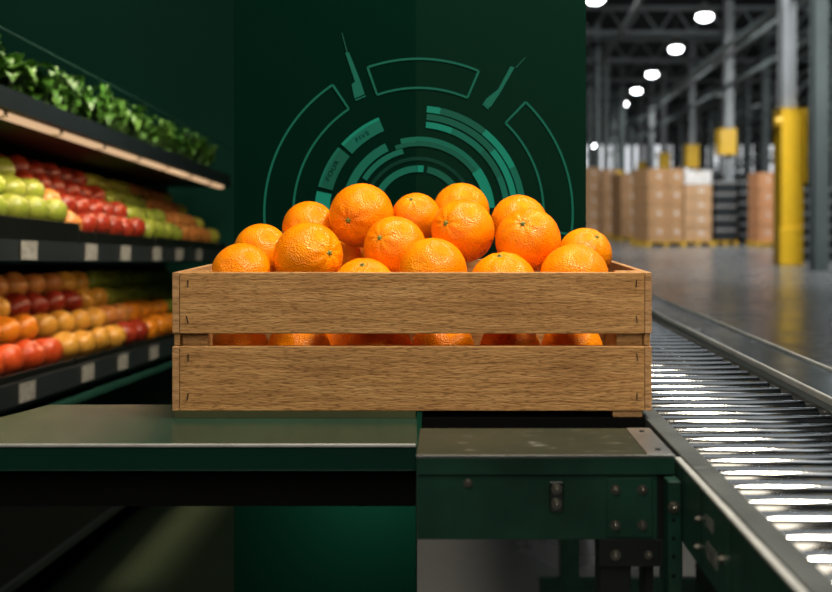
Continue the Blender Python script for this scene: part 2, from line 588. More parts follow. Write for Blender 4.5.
# pallet racking on the far side of the hall
xr0, yr0, yr1 = 11.2, 22.0, 62.0
rk = thing('pallet_rack', 'tall grey steel pallet rack running along the hall behind the stacks', 'rack', (xr0, yr0, 0))
for k in range(9):
    y = yr0 + k * 5
    x = xr0 + (y - yr0) * HX
    for dx in (0, 1.1):
        obj('upright', bx(x + dx, x + dx + .12, y, y + .12, 0, 6.4), M['truss'], rk)
    b = B()
    for z in (.6, 2.0, 3.4, 4.8):
        beam(b, (x + .06, y + .06, z), (x + 1.16, y + .06, z + 1.2), .05, .05)
    obj('lattice', b, M['truss'], rk)
for z in (1.6, 3.2, 4.7, 6.2):
    b = B()
    beam(b, (xr0 - .02, yr0, z), (xr0 - .02 + 40.1 * HX, yr1 + .1, z), .06, .11)
    obj('shelf_beam', b, M['column_d'], rk)
    b = B()
    beam(b, (xr0 + 1.2, yr0, z), (xr0 + 1.2 + 40.1 * HX, yr1 + .1, z), .06, .16)
    obj('shelf_beam', b, M['column_d'], rk)

# ------------------------------------------------------------------ display board with ring graphics
BY = 1.365
HY = 1.3641
xl, xm, xr = (234 - VX) / F * BY, (416 - VX) / F * BY, (586 - VX) / F * BY
board = thing('display_board', 'dark green upright board with glowing teal ring graphics behind the crate', 'display board', (xm, BY, 0))
obj('dark_panel', bx(xl, xm, BY, BY + .05, 0, EYE + .62), M['board_l'], board)
p = obj('moss_panel', bx(xm, xr, BY, BY + .05, EYE - .36, EYE + .62), M['board_r'], board)
p['label'] = 'slightly paler green half of the board'
CX, CY = 418.5, 213.0
kpx = HY / F


def hp(r, a, cx=CX, cy=CY):           # polar position on the board -> (x, z)
    px = cx + r * math.cos(math.radians(a))
    py = cy - r * math.sin(math.radians(a))
    return ((px - VX) * kpx, EYE - (py - VY) * kpx)


def hq(px, py): return ((px - VX) * kpx, EYE - (py - VY) * kpx)


def arc(name, r0, r1, a0, a1, mat, lift=0, parent=None):
    n = max(2, int(abs(a1 - a0) / 2.2))
    b = B()
    A = [a0 + (a1 - a0) * i / n for i in range(n + 1)]
    rows = []
    for y in (HY - lift * .0003, BY + .0002):
        rows.append(([b.verts.new((hp(r1, a)[0], y, hp(r1, a)[1])) for a in A], [b.verts.new((hp(r0, a)[0], y, hp(r0, a)[1])) for a in A]))
    (o0, i0), (o1, i1) = rows
    for i in range(n):
        b.faces.new((o0[i], o0[i + 1], i0[i + 1], i0[i]))
        b.faces.new((o1[i], i1[i], i1[i + 1], o1[i + 1]))
        b.faces.new((o0[i], o1[i], o1[i + 1], o0[i + 1]))
        b.faces.new((i0[i], i0[i + 1], i1[i + 1], i1[i]))
    for k in (0, n):
        b.faces.new((o0[k], i0[k], i1[k], o1[k]))
    return obj(name, b, M[mat], parent or board)


def poly(name, pts, mat, lift=0):
    return obj(name, prism(B(), [hq(*p) for p in pts], 'y', HY - lift * .0003, BY + .0002), M[mat], board)


def outline(a0, a1, r0=125.2, r1=154.3, w=1.05):
    b = B()
    A = [a0 + (a1 - a0) * i / 40 for i in range(41)]

    def strip(pin, pout):
        n = len(pin)
        q = [[b.verts.new((x, y, z)) for (x, z) in pts] for y in (HY, BY + .0002) for pts in (pin, pout)]
        for i in range(n - 1):
            b.faces.new((q[0][i], q[0][i + 1], q[1][i + 1], q[1][i]))
            b.faces.new((q[2][i], q[3][i], q[3][i + 1], q[2][i + 1]))
            b.faces.new((q[1][i], q[1][i + 1], q[3][i + 1], q[3][i]))
            b.faces.new((q[0][i], q[2][i], q[2][i + 1], q[0][i + 1]))
    strip([hp(r1 - w, a) for a in A], [hp(r1 + w, a) for a in A])
    strip([hp(r0 - w, a) for a in A], [hp(r0 + w, a) for a in A])
    for a in (a0, a1):
        da = math.degrees(w / 140)
        strip([hp(r0, a - da), hp(r1, a - da)], [hp(r0, a + da), hp(r1, a + da)])
    return obj('sector_outline', b, M['h_line'], board)


outline(123.8, 188)
outline(-8, 46)
outline(67, 109.3)
# block ring at the dark side
f5 = arc('ring_block', 89, 103.6, 112.7, 138.3, 'h_mid')
arc('ring_edge', 100.6, 103.6, 112.7, 138.3, 'h_hi', 1, f5)
f4 = arc('ring_block', 89, 103.8, 140.6, 165.2, 'h_lo')
arc('ring_edge', 101, 103.8, 140.6, 165.2, 'h_mid', 1, f4)
arc('ring_block', 89, 104, 167.8, 186, 'h_hi')
# inner arcs
arc('ring_band', 68.8, 77.2, 115.7, 175, 'h_mid')
arc('ring_band', 61, 66.4, 104, 148, 'h_mid')
arc('ring_band', 67, 71.2, 92, 109.5, 'h_lo')
arc('ring_band', 71.2, 76.2, 92, 104, 'h_mid')
arc('ring_band', 71.6, 76.4, 21, 92, 'h_mid')
arc('ring_band', 67, 71.4, 9, 92, 'h_lo')
arc('ring_block', 66.5, 76.5, 4, 36, 'h_hi', 1)
arc('ring_band', 41, 47.6, 92, 162, 'h_mid')
arc('ring_block', 41, 47.6, 83.5, 91.4, 'h_hi', 1)
arc('ring_band', 41, 47.4, 30, 78.5, 'h_lo')
# three stepped bands
for r0, r1, segs in ((101, 107.4, ((85.4, 78, 'h_hi'), (78, 51, 'h_lo'), (51, 26, 'h_hi'), (26, 2, 'h_mid'))),
                     (93.4, 99.6, ((85.2, 60, 'h_lo'), (60, 40, 'h_lo'), (40, 22, 'h_hi'), (22, 2, 'h_hi'))),
                     (85.5, 91.5, ((85.2, 68, 'h_hi'), (68, 44, 'h_mid'), (44, 24, 'h_lo'), (24, 2, 'h_mid')))):
    for a0, a1, m in segs:
        arc('ring_band', r0, r1, a1, a0, m)
# fine tick ring
b = B()
for i in range(56):
    a = 31 + i * 2.14
    (x0, z0), (x1, z1) = hp(52.6, a), hp(56.2, a)
    beam(b, (x0, HY + .0003, z0), (x1, HY + .0003, z1), .0006, .0012)
obj('tick_mark', b, M['h_dot'], board)
# pointers
poly('pointer', [(345.2, 52.5), (349, 52.5), (360, 80), (364.6, 94), (354.5, 98.5), (351.6, 84.5), (355, 81.5)], 'h_mid')
poly('pointer', [(341.5, 33), (342.4, 33), (347.5, 52), (346.4, 52.4)], 'h_dot')
poly('pointer', [(355, 99.6), (365.4, 95.2), (366, 96.4), (355.6, 100.8)], 'h_mid')
poly('pointer', [(514.6, 67.5), (510.5, 66.2), (498, 89.5), (486.5, 98.6), (483.2, 103.5), (488.6, 108), (491, 106.4), (500, 93)], 'h_mid')
poly('pointer', [(525, 57), (525.7, 57.6), (516.4, 68.2), (515.4, 67.4)], 'h_dot')
poly('pointer', [(482.4, 104.6), (483.2, 103.8), (489, 108.8), (488.2, 109.6)], 'h_mid')


def lettering(txt, px, py, rot, size):
    cu = bpy.data.curves.new('lettering', 'FONT')
    cu.body = txt
    cu.size = size
    cu.align_x = 'CENTER'
    cu.align_y = 'CENTER'
    cu.extrude = .0002
    cu.space_character = 1.12
    to = bpy.data.objects.new('lettering', cu)
    C.objects.link(to)
    bpy.context.view_layer.update()
    me = bpy.data.meshes.new_from_object(to.evaluated_get(bpy.context.evaluated_depsgraph_get()))
    bpy.data.objects.remove(to)
    x, z = hq(px, py)
    me.transform(Matrix.Translation((x, HY - .0007, z)) @ Matrix.Rotation(-math.radians(rot), 4, 'Y') @ Matrix.Rotation(PI / 2, 4, 'X') @ Matrix.Diagonal((1.25, 1, 1, 1)))
    me.transform(wm(board).inverted())
    me.materials.clear()
    me.materials.append(M['h_ink'])
    o = bpy.data.objects.new('lettering', me)
    C.objects.link(o)
    o.parent = board
    return o


lettering('FIVE', 362.5, 136.5, 34, .0098)
lettering('FOUR', 332.5, 170.5, 62, .0098)

# ------------------------------------------------------------------ wooden crate
ZR = EYE - .0719            # rim
ZB = EYE - .2311            # underside
cxl, cxr, cy0, cy1 = -.3174, .2346, 1.035, 1.325
ct = thing('wooden_crate', 'slatted oak wood crate full of oranges standing across counter and bench', 'crate', ((cxl + cxr) / 2, (cy0 + cy1) / 2, ZB))
Z1, Z2 = EYE - .1422, EYE - .1570
e = .0082
planks = [(ZR, Z1), (Z2, ZB)]


def plank(bm, name, mat='wood', bv=.0009): return obj(name, bm, M[mat], ct, bevel=bv, seg=2)


for top, bot in planks:
    pl = plank(bx(cxl + e + .0004, cxr - e - .0004, cy0, cy0 + .010, bot, top), 'front_plank')
    for sx in (0, 1):
        px = (cxl + .0185) if sx == 0 else (cxr - .0175)
        for zz in (top - .0125, bot + .0165):
            b = B()
            x = px + random.uniform(-.001, .001)
            tl = random.uniform(-.0012, .0012)
            beam(b, (x - tl, cy0 - .0003, zz - .0042), (x + tl, cy0 - .0003, zz + .0042), .0012, .0012)
            so = obj('staple', b, M['staple'], pl)
    plank(bx(cxl + e + .0004, cxr - e - .0004, cy1 - .010, cy1, bot, top), 'back_plank')
    for x0 in (cxl, cxr - e):
        ins = .0 if top == ZR else .0
        plank(bx(x0, x0 + e, cy0 + .0002, cy1 - .0002, bot, top), 'side_plank', 'end')
for x0 in (cxl + e + .0005, cxr - e - .0305):
    for y0 in (cy0 + .0102, cy1 - .0302):
        plank(bx(x0, x0 + .03, y0, y0 + .02, ZB, ZR + .0006), 'corner_post')
for x0 in (cxl + .0012, cxr - e + .0002):
    for y0 in (cy0 + .004, cy1 - .030):
        plank(bx(x0, x0 + .0068, y0, y0 + .026, Z2 + .0002, Z1 - .0002), 'corner_batten')
plank(bx(cxl + e + .031, cxr - e - .031, cy0 + .0105, cy1 - .0105, ZB + .0002, ZB + .0055), 'bottom_board')
plank(bx(cxl + e + .001, cxl + e + .03, cy0 + .031, cy1 - .031, ZB + .0002, ZB + .0055), 'bottom_board')
plank(bx(cxr - e - .03, cxr - e - .001, cy0 + .031, cy1 - .031, ZB + .0002, ZB + .0055), 'bottom_board')
for y0 in (cy0 + .002, cy1 - .04):
    plank(bx(.190, .224, y0, y0 + .034, EYE - .2388, ZB), 'foot_block', 'end')

# ------------------------------------------------------------------ oranges


def orange_mesh(name, seed):
    rnd = random.Random(seed)
    b = B()
    bmesh.ops.create_uvsphere(b, u_segments=72, v_segments=48, radius=1)
    nf = rnd.choice((8, 9, 10))
    ph = [rnd.uniform(0, 6.28) for _ in range(6)]
    for v in b.verts:
        c = v.co.copy()
        th = math.acos(max(-1, min(1, c.z)))
        f = math.atan2(c.y, c.x)
        r = .994 - .05 * math.exp(-(th / .17) ** 2)
        r += .011 * math.cos(nf * f + ph[0]) * math.exp(-((th - .42) / .26) ** 2) * (1 if th > .05 else 0)
        r -= .03 * math.exp(-((PI - th) / .16) ** 2)
        r += .007 * math.sin(2 * f + ph[1]) * math.sin(th) + .005 * math.sin(3 * th + ph[2])
        v.co = c * r
        v.co.z *= .985
    bmesh.ops.recalc_face_normals(b, faces=b.faces)
    for fc in b.faces: fc.smooth = True
    me = bpy.data.meshes.new(name)
    b.to_mesh(me)
    b.free()
    me.materials.append(M['orange'])
    return me


def stem_mesh():
    b = B()
    n = 10
    c = b.verts.new((0, 0, .985))
    ring = []
    for i in range(n):
        a = 2 * PI * i / n
        r = .115 if i % 2 == 0 else .062
        ring.append(b.verts.new((r * math.cos(a), r * math.sin(a), .948)))
    low = [b.verts.new((v.co.x, v.co.y, .90)) for v in ring]
    for i in range(n):
        b.faces.new((c, ring[i], ring[(i + 1) % n]))
        b.faces.new((ring[i], low[i], low[(i + 1) % n], ring[(i + 1) % n]))
    b.faces.new(low[::-1])
    cyl(b, (0, 0, .94), (0, 0, 1.005), .045, .036, 10)
    bmesh.ops.recalc_face_normals(b, faces=b.faces)
    me = bpy.data.meshes.new('stem_button')
    b.to_mesh(me)
    b.free()
    me.materials.append(M['stem'])
    return me


OM = [orange_mesh('orange', s) for s in (1, 2, 3)]
SM = stem_mesh()
# px, py, radius px, distance, stem px offset (unit disc, up positive) or None, label
ORANGES = [
    (242, 273.5, 31, 1.113, None, 'smooth orange behind the crate rim, first in the front row from the produce shelf'),
    (308.5, 256.5, 35.3, 1.1265, (.62, .10), 'large orange with creased stem scar, second in front row from the produce shelf'),
    (364, 290, 33, 1.0962, (-.05, .80), 'low orange with green stem, sunk below the biggest orange'),
    (433, 272.5, 35.3, 1.089, None, 'plain round orange at the middle of the front rim'),
    (503, 286, 35, 1.0887, (-.1, .90), 'low orange showing only its cap, between two front oranges'),
    (574, 279, 35.8, 1.0903, None, 'large plain orange, front row next to the conveyor end'),
    (261.5, 251, 28, 1.1826, None, 'small orange behind the first front orange by the produce shelf'),
    (309.5, 228, 27.5, 1.2338, None, 'half hidden orange tucked behind the biggest orange, shelf side'),
    (361.5, 215.5, 33, 1.2053, (-.42, -.16), 'biggest orange on the heap with green star stem facing forward'),
    (395, 247.5, 32, 1.1493, (-.50, .32), 'orange with small dark scars leaning on the biggest orange'),
    (416, 217, 25, 1.2368, (-.2, .74), 'smaller orange with dark stem specks, beside the biggest orange'),
    (461, 211, 29, 1.2773, None, 'topmost orange at the back of the heap'),
    (462.8, 231, 32.6, 1.1635, (-.55, .25), 'scarred orange in front of the topmost orange'),
    (519, 223, 29, 1.2217, None, 'rear orange beside the topmost one on the conveyor side'),
    (528, 240.5, 33.5, 1.1435, (-.16, .52), 'orange with pale stem pit above the front rim, conveyor side'),
    (585, 254.5, 27.5, 1.1599, (.45, .68), 'outermost orange on the conveyor side with stem at its top edge'),
    (355, 258, 24, 1.2785, None, 'shaded orange wedged deep under the biggest orange'),
    (239.5, 352, 31, 1.1501, None, 'orange seen in the slot, first from the shelf end'),
    (299, 351, 33, 1.1325, None, 'orange seen in the slot, second from the shelf end'),
    (340, 349, 26, 1.1931, None, 'small orange far back in the slot, third from the shelf end'),
    (380, 352, 34, 1.1267, None, 'orange seen in the slot, fourth from the shelf end'),
    (443, 352, 34, 1.16, None, 'orange seen in the slot, third from the conveyor end'),
    (510, 351.5, 32.2, 1.1445, None, 'orange seen in the slot, second from the conveyor end'),
    (572, 352, 33, 1.1622, None, 'orange seen in the slot, first from the conveyor end'),
]
for i, (px, py, rp, d, st, lab) in enumerate(ORANGES):
    r = rp * d / F * (.985 if i < 16 else .96)
    p = P(px, py - (1.2 if i > 16 else 0), d)
    o = bpy.data.objects.new('orange', OM[i % 3])
    C.objects.link(o)
    view = p - Vector((0, 0, EYE))
    view.normalize()
    up = Vector((0, 0, 1))
    rt = view.cross(up).normalized()
    up = rt.cross(view).normalized()
    if st:
        a, c = st
        ax = rt * a + up * c - view * math.sqrt(max(0, 1 - a * a - c * c))
    else:
        ax = Vector((random.uniform(-.5, .5), random.uniform(.5, 1), random.uniform(-.6, .2))).normalized()
    q = ax.to_track_quat('Z', 'Y') @ Euler((0, 0, random.uniform(0, 6))).to_quaternion()
    o.location = p
    o.rotation_mode = 'QUATERNION'
    o.rotation_quaternion = q
    o.scale = (r, r, r)
    tag(o, lab, 'orange', 'oranges in the wooden crate')
    if st:
        s_ = bpy.data.objects.new('stem_button', SM)
        C.objects.link(s_)
        s_.parent = o
        s_['label'] = 'small green star shaped stem button'

# ------------------------------------------------------------------ shop counter, mat
def zz(h): return EYE - h


cn = thing('shop_counter', 'dark green counter with glossy olive top, carrying the shelf end of the crate', 'counter', (-.5, 1.1, zz(.309)))
HC = .2392
top = [(-.75, .92), (-.0327, .92), (-.0480, 1.362), (-.302, 1.362), (-.302, 1.105), ((50 - VX) / F * 1.105, 1.105), ((0 - VX) / F * 1.037, 1.037), (-.75, .955)]
b = prism(B(), [(x, max(y, .9215)) for x, y in top], 'z', zz(HC + .0035), zz(HC))
obj('worktop', b, M['counter_top'], cn, bevel=.0008)
top = [(x, max(y, .9215)) for x, y in top]
obj('edge_highlight', bx(-.70, -.0330, .9192, .9212, zz(HC + .0030), zz(HC - .0001)), M['lip_steel'], cn, bevel=.0006)  # added pale strip, stands in for the highlight along the worktop edge
b = prism(B(), [(x * .9995, y) for x, y in top], 'z', zz(.2668), zz(HC + .0036))
obj('front_fascia', b, M['counter'], cn, bevel=.0006)
b = prism(B(), [(-.75, .945), (-.0335, .945), (-.0475, 1.33), (-.30, 1.33), (-.30, 1.08), (-.75, .955)], 'z', zz(.311), zz(.2669))
obj('recessed_plinth', b, M['black'], cn)
# the counter's legs, out of view under it
for x, y in ((-.72, .95),):
    obj('leg', bx(x - .015, x + .015, y - .004, y + .024, 0, zz(.311)), M['black'], cn)
ma = obj('rubber_mat', prism(B(), [(-.3145, 1.0345), (-.0372, 1.0345), (-.047, 1.32), (-.3145, 1.32)], 'z', zz(HC - .0003), ZB - .0002), M['mat'], bevel=.0008)
tag(ma, 'thin olive green mat between counter top and wooden crate', 'mat')

# ------------------------------------------------------------------ steel bench
D0, D1, HB = .86, .966, .234
bl, br = (416 - VX) / F * D0 + .0003, .2165
bn = thing('steel_bench', 'worn green steel bench with bolted apron beside the roller conveyor', 'bench', (.1, .95, 0))
b = bx(bl, br - .026, D0, D1, zz(HB + .003), zz(HB))
s = NT('scuffed_bench_top')
v = s.mapping((1, 1, 1))
col = s.ramp(s.noise(v, 9, 5), [(.3, (.008, .022, .016)), (.7, (.036, .042, .026))])
scr = s.ramp(s.noise(s.mapping((12, 90, 20)), 2.5, 4, .7), [(.62, (0, 0, 0)), (.70, (1, 1, 1))])
s.l(s.mix(scr, col, (.30, .31, .27)), s.b.inputs['Base Color'])
s.set(Roughness=.42, Metallic=.2, Specular_IOR_Level=.4)
obj('bench_top', b, s.m, bn, bevel=.0012)
pt = obj('corner_plate', bx(br - .0258, br, D0, D1, zz(HB + .003), zz(HB - .0004)), M['galv'], bn, bevel=.0008)
for y in (D0 + .018, D1 - .016):
    obj('rivet', cyl(B(), (br - .012, y, zz(HB)), (br - .012, y, zz(HB - .0012)), .0028, n=14), M['conv_dark'], pt)
obj('front_lip', bx(bl, br, D0 - .003, D0 + .004, zz(.2525), zz(HB + .0012)), M['conv_green'], bn, bevel=.0012)
obj('lip_edge', bx(bl, br, D0 - .0036, D0 - .0002, zz(HB + .0018), zz(HB - .0006)), M['steel'], bn, bevel=.0004)
ap = obj('apron', bx(bl, .2005, D0 + .001, D0 + .009, zz(.3155), zz(.2527)), M['conv_green'], bn, bevel=.001)


def bolt(x, y, z, r, parent, washer=True, ax='y'):
    """hex bolt head facing the camera side ('y') or the aisle side ('x')"""
    b = B()
    d = Vector((0, -1, 0)) if ax == 'y' else Vector((-1, 0, 0))
    p = Vector((x, y, z))
    if washer: cyl(b, p, p + d * .0012, r * 1.45, n=18)
    cyl(b, p + d * .0012, p + d * (.0012 + r * .9), r, n=6)
    cyl(b, p + d * (.0012 + r * .9), p + d * (.0012 + r * 1.2), r * .5, r * .35, n=10)
    return obj('bolt', b, M['bolt'], parent)


def hx(px, d=D0): return (px - VX) / F * d
def hz(py, d=D0): return EYE - (py - VY) / F * d


bolt(hx(468), D0 + .001, hz(483), .0030, bn)
lk = obj('latch_plate', bx(hx(549.5), hx(563), D0 - .0018, D0 + .001, hz(511), hz(481)), M['steel_dark'], bn, bevel=.0007)
bolt(hx(556.3), D0 - .0018, hz(488), .0036, lk)
bolt(hx(556.3), D0 - .0018, hz(503), .0036, lk)
jp = obj('joint_plate', bx(hx(607), hx(652), D0 - .001, D0 + .001, hz(537), hz(478)), M['conv_green'], bn, bevel=.0006)
for px in (615, 642):
    for py in (489, 524.5): bolt(hx(px), D0 - .001, hz(py), .0033, jp)
br_ = obj('leg_bracket', bx(hx(599.5), hx(663), D0 + .003, D0 + .012, hz(568), hz(540.5)), M['conv_dark'], bn, bevel=.001)
bolt(hx(616), D0 + .003, hz(556), .0035, br_)
bolt(hx(649), D0 + .003, hz(556), .0028, br_)
for a, c, y in ((602, 634, D0 + .013), (652, 661, D0 + .03)):
    obj('leg', bx(hx(a), hx(c), y, y + .03, 0, hz(541)), M['conv_dark'], bn, bevel=.001)
obj('gap_filler', bx(.2008, .2165, D0 + .004, D0 + .008, zz(.3155), zz(.2527)), M['conv_dark'], bn)  # added dark filler for the black gap between apron and post
obj('dark_gap_rail', bx(bl, .226, 1.036, 1.078, zz(.262), zz(.2390)), M['black'], bn, bevel=.001)  # added crate support, matt black in place of the shadowed gap
obj('side_beam', bx(.160, .1985, D0 + .0095, 1.08, zz(.30), zz(.2622)), M['conv_dark'], bn)

# ------------------------------------------------------------------ roller conveyor
cv = thing('roller_conveyor', 'long roller conveyor with green side channels and steel rollers', 'conveyor', (.36, 1.6, 0))
YA, YB = .44, 3.6
for ya, yb in ((YA, .838), (.8388, 1.6), (1.6008, 2.6), (2.6008, YB)):
    obj('guide_rail', bx(.228, .2495, ya, yb, zz(.262), zz(.240)), M['rail_steel'], cv, bevel=.0014)
for ya, yb in ((YA, .70), (.7008, .866)):
    b = bx(.2185, .2205, ya, yb, zz(.31), zz(.241))
    obj('side_channel', b, M['conv_lit'], cv, bevel=.0005)
    obj('channel_lip', bx(.2178, .2240, ya, yb, zz(.2408), zz(.2372)), M['lip_steel'], cv, bevel=.0012)
obj('side_channel', bx(.2225, .2275, .868, YB, zz(.31), zz(.266)), M['conv_green'], cv, bevel=.0005)
obj('inner_channel', bx(.2225, .2278, YA, .866, zz(.30), zz(.2470)), M['conv_dark'], cv)
for k in range(74):
    y = .47 + k * .0425
    if y > YB - .03: break
    ro = obj('roller', cyl(B(), (.2515, y, zz(.2595)), (.4535, y, zz(.2595)), .0165, n=28), M['chrome'], cv, smooth=True, bevel=.0012)
    obj('axle', cyl(B(), (.2480, y, zz(.2595)), (.4700, y, zz(.2595)), .0045, n=10), M['shaft'], ro, smooth=True)
obj('bearing_rail', bx(.4705, .4860, YA, YB, zz(.31), zz(.2480)), M['conv_dark'], cv)
obj('inner_lip', bx(.4860, .4905, YA, YB, zz(.31), zz(.2385)), M['lip_steel'], cv, bevel=.0016)
obj('side_plate', bx(.4908, .5755, YA, YB, zz(.246), zz(.2420)), M['steel_dark'], cv, bevel=.0008)
obj('outer_lip', bx(.5758, .5805, YA, YB, zz(.29), zz(.2380)), M['lip_steel'], cv, bevel=.0016)
for y in (.95, 1.25, 1.7): bolt(.54, y, zz(.242), .004, cv) if False else None
# side panel details
pos = [(.858, .262, .0022), (.782, .268, .0025), (.786, .294, .0024), (.715, .277, .0028), (.64, .285, .0028)]
for y, h, r in pos: bolt(.2185, y, zz(h), r, cv, ax='x')
for y in (.84, .775, .694): obj('panel_seam', bx(.2181, .2186, y, y + .0016, zz(.308), zz(.243)), M['conv_dark'], cv)
for y, h, a, c in ((.752, .262, .010, .010), (.745, .286, .014, .014)):
    dc = obj('worn_sticker', bx(.2180, .2186, y - a, y + a, zz(h + c / 2), zz(h - c / 2)), M['decal'], cv)
    dc['label'] = 'scuffed grey sticker remains'
po = obj('angle_post', bx(.2045, .2168, .836, .853, 0, zz(.2525)), M['conv_green'], cv, bevel=.0008)
for h in (.288, .305, .322, .34): obj('post_hole', cyl(B(), (.2095, .8358, zz(h)), (.2095, .8366, zz(h)), .0018, n=12), M['black'], po)
bolt(.2095, .836, zz(.276), .004, po)
bxm = obj('junction_box', bx(.2195, .235, .735, .80, zz(.36), zz(.312)), M['conv_dark'], cv, bevel=.0015)
obj('box_plate', bx(.2188, .2196, .755, .785, zz(.352), zz(.322)), M['steel_dark'], bxm)
for y in (1.98, 3.3):
    for x in (.266, .49):
        obj('leg', bx(x - .02, x + .02, y - .02, y + .02, 0, zz(.311)), M['conv_green'], cv)
    obj('cross_brace', bx(.2, .56, y - .018, y - .002, zz(.835), zz(.805)), M['conv_green'], cv)
    obj('foot', bx(.17, .29, y - .05, y + .05, 0, .02), M['conv_dark'], cv)
    obj('foot', bx(.43, .55, y - .05, y + .05, 0, .02), M['conv_dark'], cv)

# ------------------------------------------------------------------ produce display shelf (gondola)
TILT = .052 / .9
GX, GY = -1.05, 2.11
ROT = (-math.atan(TILT), 0, 0)
gd = thing('produce_shelf', 'black tiered produce shelf with warm light strip under its top deck', 'shelf', (GX, GY, EYE), ROT)
GM = wm(gd)
U0, U1 = -.5, 2.20


def gl(bm):                      # shelf coordinates (x = -w, y = u, z = v) -> world
    bmesh.ops.transform(bm, matrix=GM, verts=bm.verts)
    return bm


def gpart(name, bm, m, parent=gd, **kw): return obj(name, bm, M[m], parent, local=True, **kw)


gpart('top_deck', bx(-.78, 0, U0, U1, .236, .262), 'navy', bevel=.002)
gpart('top_fascia', prism(B(), [(.002, .236), (.012, .240), (.004, .292), (-.008, .292)], 'y', U0, U1), 'navy', bevel=.001)
ls = gpart('light_strip', bx(-.030, -.004, U0, U1 - .09, .2235, .2358), 'strip', bevel=.004)
for k in range(8):
    u = U0 + .2 + k * .31
    gpart('strip_clip', bx(-.032, -.002, u, u + .018, .2225, .2359), 'clip', ls)
gpart('back_panel', bx(-.80, -.78, U0, U1, -1.02, .34), 'shelf_black')
gpart('rail_bracket', bx(.010, .050, U0 + .1, U0 + .104, .26, .264), 'trim_green')
gpart('rail_bracket', bx(.010, .050, U1 - .02, U1 - .016, .26, .264), 'rail_green')
gpart('guard_rail', bx(.046, .049, U0, U1, .402, .405), 'rail_green')
for u in (U0 + .1, U1 - .02):
    gpart('rail_post', bx(.046, .050, u, u + .004, .26, .402), 'trim_green')
for nm, v in (('upper', -.055), ('lower', -.402)):
    gpart('shelf_deck', bx(-.78, -.005, U0, U1, v - .068, v - .042), 'shelf_black')
    gpart('price_rail', prism(B(), [(.0, v - .066), (.012, v - .064), (.004, v - .012), (-.006, v - .012)], 'y', U0, U1), 'rail', bevel=.001)
    gpart('rail_lip', bx(-.004, .016, U0, U1, v - .072, v - .066), 'steel_dark', bevel=.001)
gpart('edge_trim', bx(-.02, .02, U0, U1, -.512, -.496), 'trim_green', bevel=.002)
gpart('under_deck', bx(-.78, -.02, U0, U1, -.53, -.5125), 'shelf_black')
gpart('kick_board', bx(-.10, -.06, U0, U1, -.95, -.53), 'shelf_black')
gpart('kick_trim', bx(-.06, -.045, U0, U1, -.95, -.93), 'rail', bevel=.002)
gpart('end_panel', bx(-.80, -.30, U1, U1 + .02, -.90, .235), 'shelf_black')


def gw(w, u, v): return GM @ Vector((-w, u, v))
def gpx(p): return VX + F * p.x / p.y, VY - F * (p.z - EYE) / p.y


ordw = ['first', 'second', 'third', 'fourth', 'fifth', 'sixth', 'seventh', 'eighth', 'ninth', 'tenth', 'eleventh', 'twelfth', 'thirteenth', 'fourteenth', 'fifteenth',
        'sixteenth', 'seventeenth', 'eighteenth', 'nineteenth', 'twentieth']

# price tags
for nm, v, us in (('upper', -.094, (.08, .47, .75, 1.06, 1.33, 1.61)), ('lower', -.441, (.09, .465, .745, 1.05))):
    for k, u in enumerate(us):
        b = gl(bx(.0135, .0145, u, u + .085, v - .022, v + .024))
        t_ = bpy.data.objects
        o = obj('price_tag', b, M['tag'])
        tag(o, 'pale price tag on the %s shelf rail, %s from the near end' % (nm, ordw[k]), 'price tag', 'price tags on the %s rail' % nm)


def apple_mesh(name, mat, squash=.92):
    b = B()
    prof = []
    n = 16
    for i in range(n + 1):
        t = PI * i / n
        r = math.sin(t) * (1 + .06 * math.cos(t))
        z = math.cos(t) * squash
        z -= .20 * math.exp(-(t / .35) ** 2) if t < 1.2 else 0
        z += .14 * math.exp(-((PI - t) / .3) ** 2) if t > 2 else 0
        prof.append((max(r, 0), z))
    m = 22
    rows = []
    for r, z in prof:
        rows.append([b.verts.new((r * math.cos(2 * PI * k / m), r * math.sin(2 * PI * k / m), z)) for k in range(m)] if r > 1e-4 else [b.verts.new((0, 0, z))])
    for i in range(n):
        a, c = rows[i], rows[i + 1]
        for k in range(m):
            if len(a) == 1: b.faces.new((a[0], c[k], c[(k + 1) % m]))
            elif len(c) == 1: b.faces.new((a[k], c[0], a[(k + 1) % m]))
            else: b.faces.new((a[k], c[k], c[(k + 1) % m], a[(k + 1) % m]))
    bmesh.ops.recalc_face_normals(b, faces=b.faces)
    for f in b.faces: f.smooth = True
    me = bpy.data.meshes.new(name)
    b.to_mesh(me)
    b.free()
    me.materials.append(M[mat])
    return me


KINDS = {'g': ('green_apple', 'green_apple', 'green apple', 'apple'), 'r': ('red_apple', 'red_apple', 'red apple', 'apple'), 'b': ('blush_apple', 'blush', 'orange blushed apple', 'apple'),
         'y': ('yellow_fruit', 'yellow', 'golden yellow fruit', 'fruit'), 't': ('tangerine', 'tangerine', 'bright orange tangerine', 'tangerine'), 'l': ('lime_fruit', 'lime', 'lime yellow fruit', 'fruit'),
         'o': ('red_fruit', 'tomato', 'glossy red-orange fruit', 'fruit')}
FMESH = {k: apple_mesh(v[0], v[1], .97 if k in 'to' else .92) for k, v in KINDS.items()}
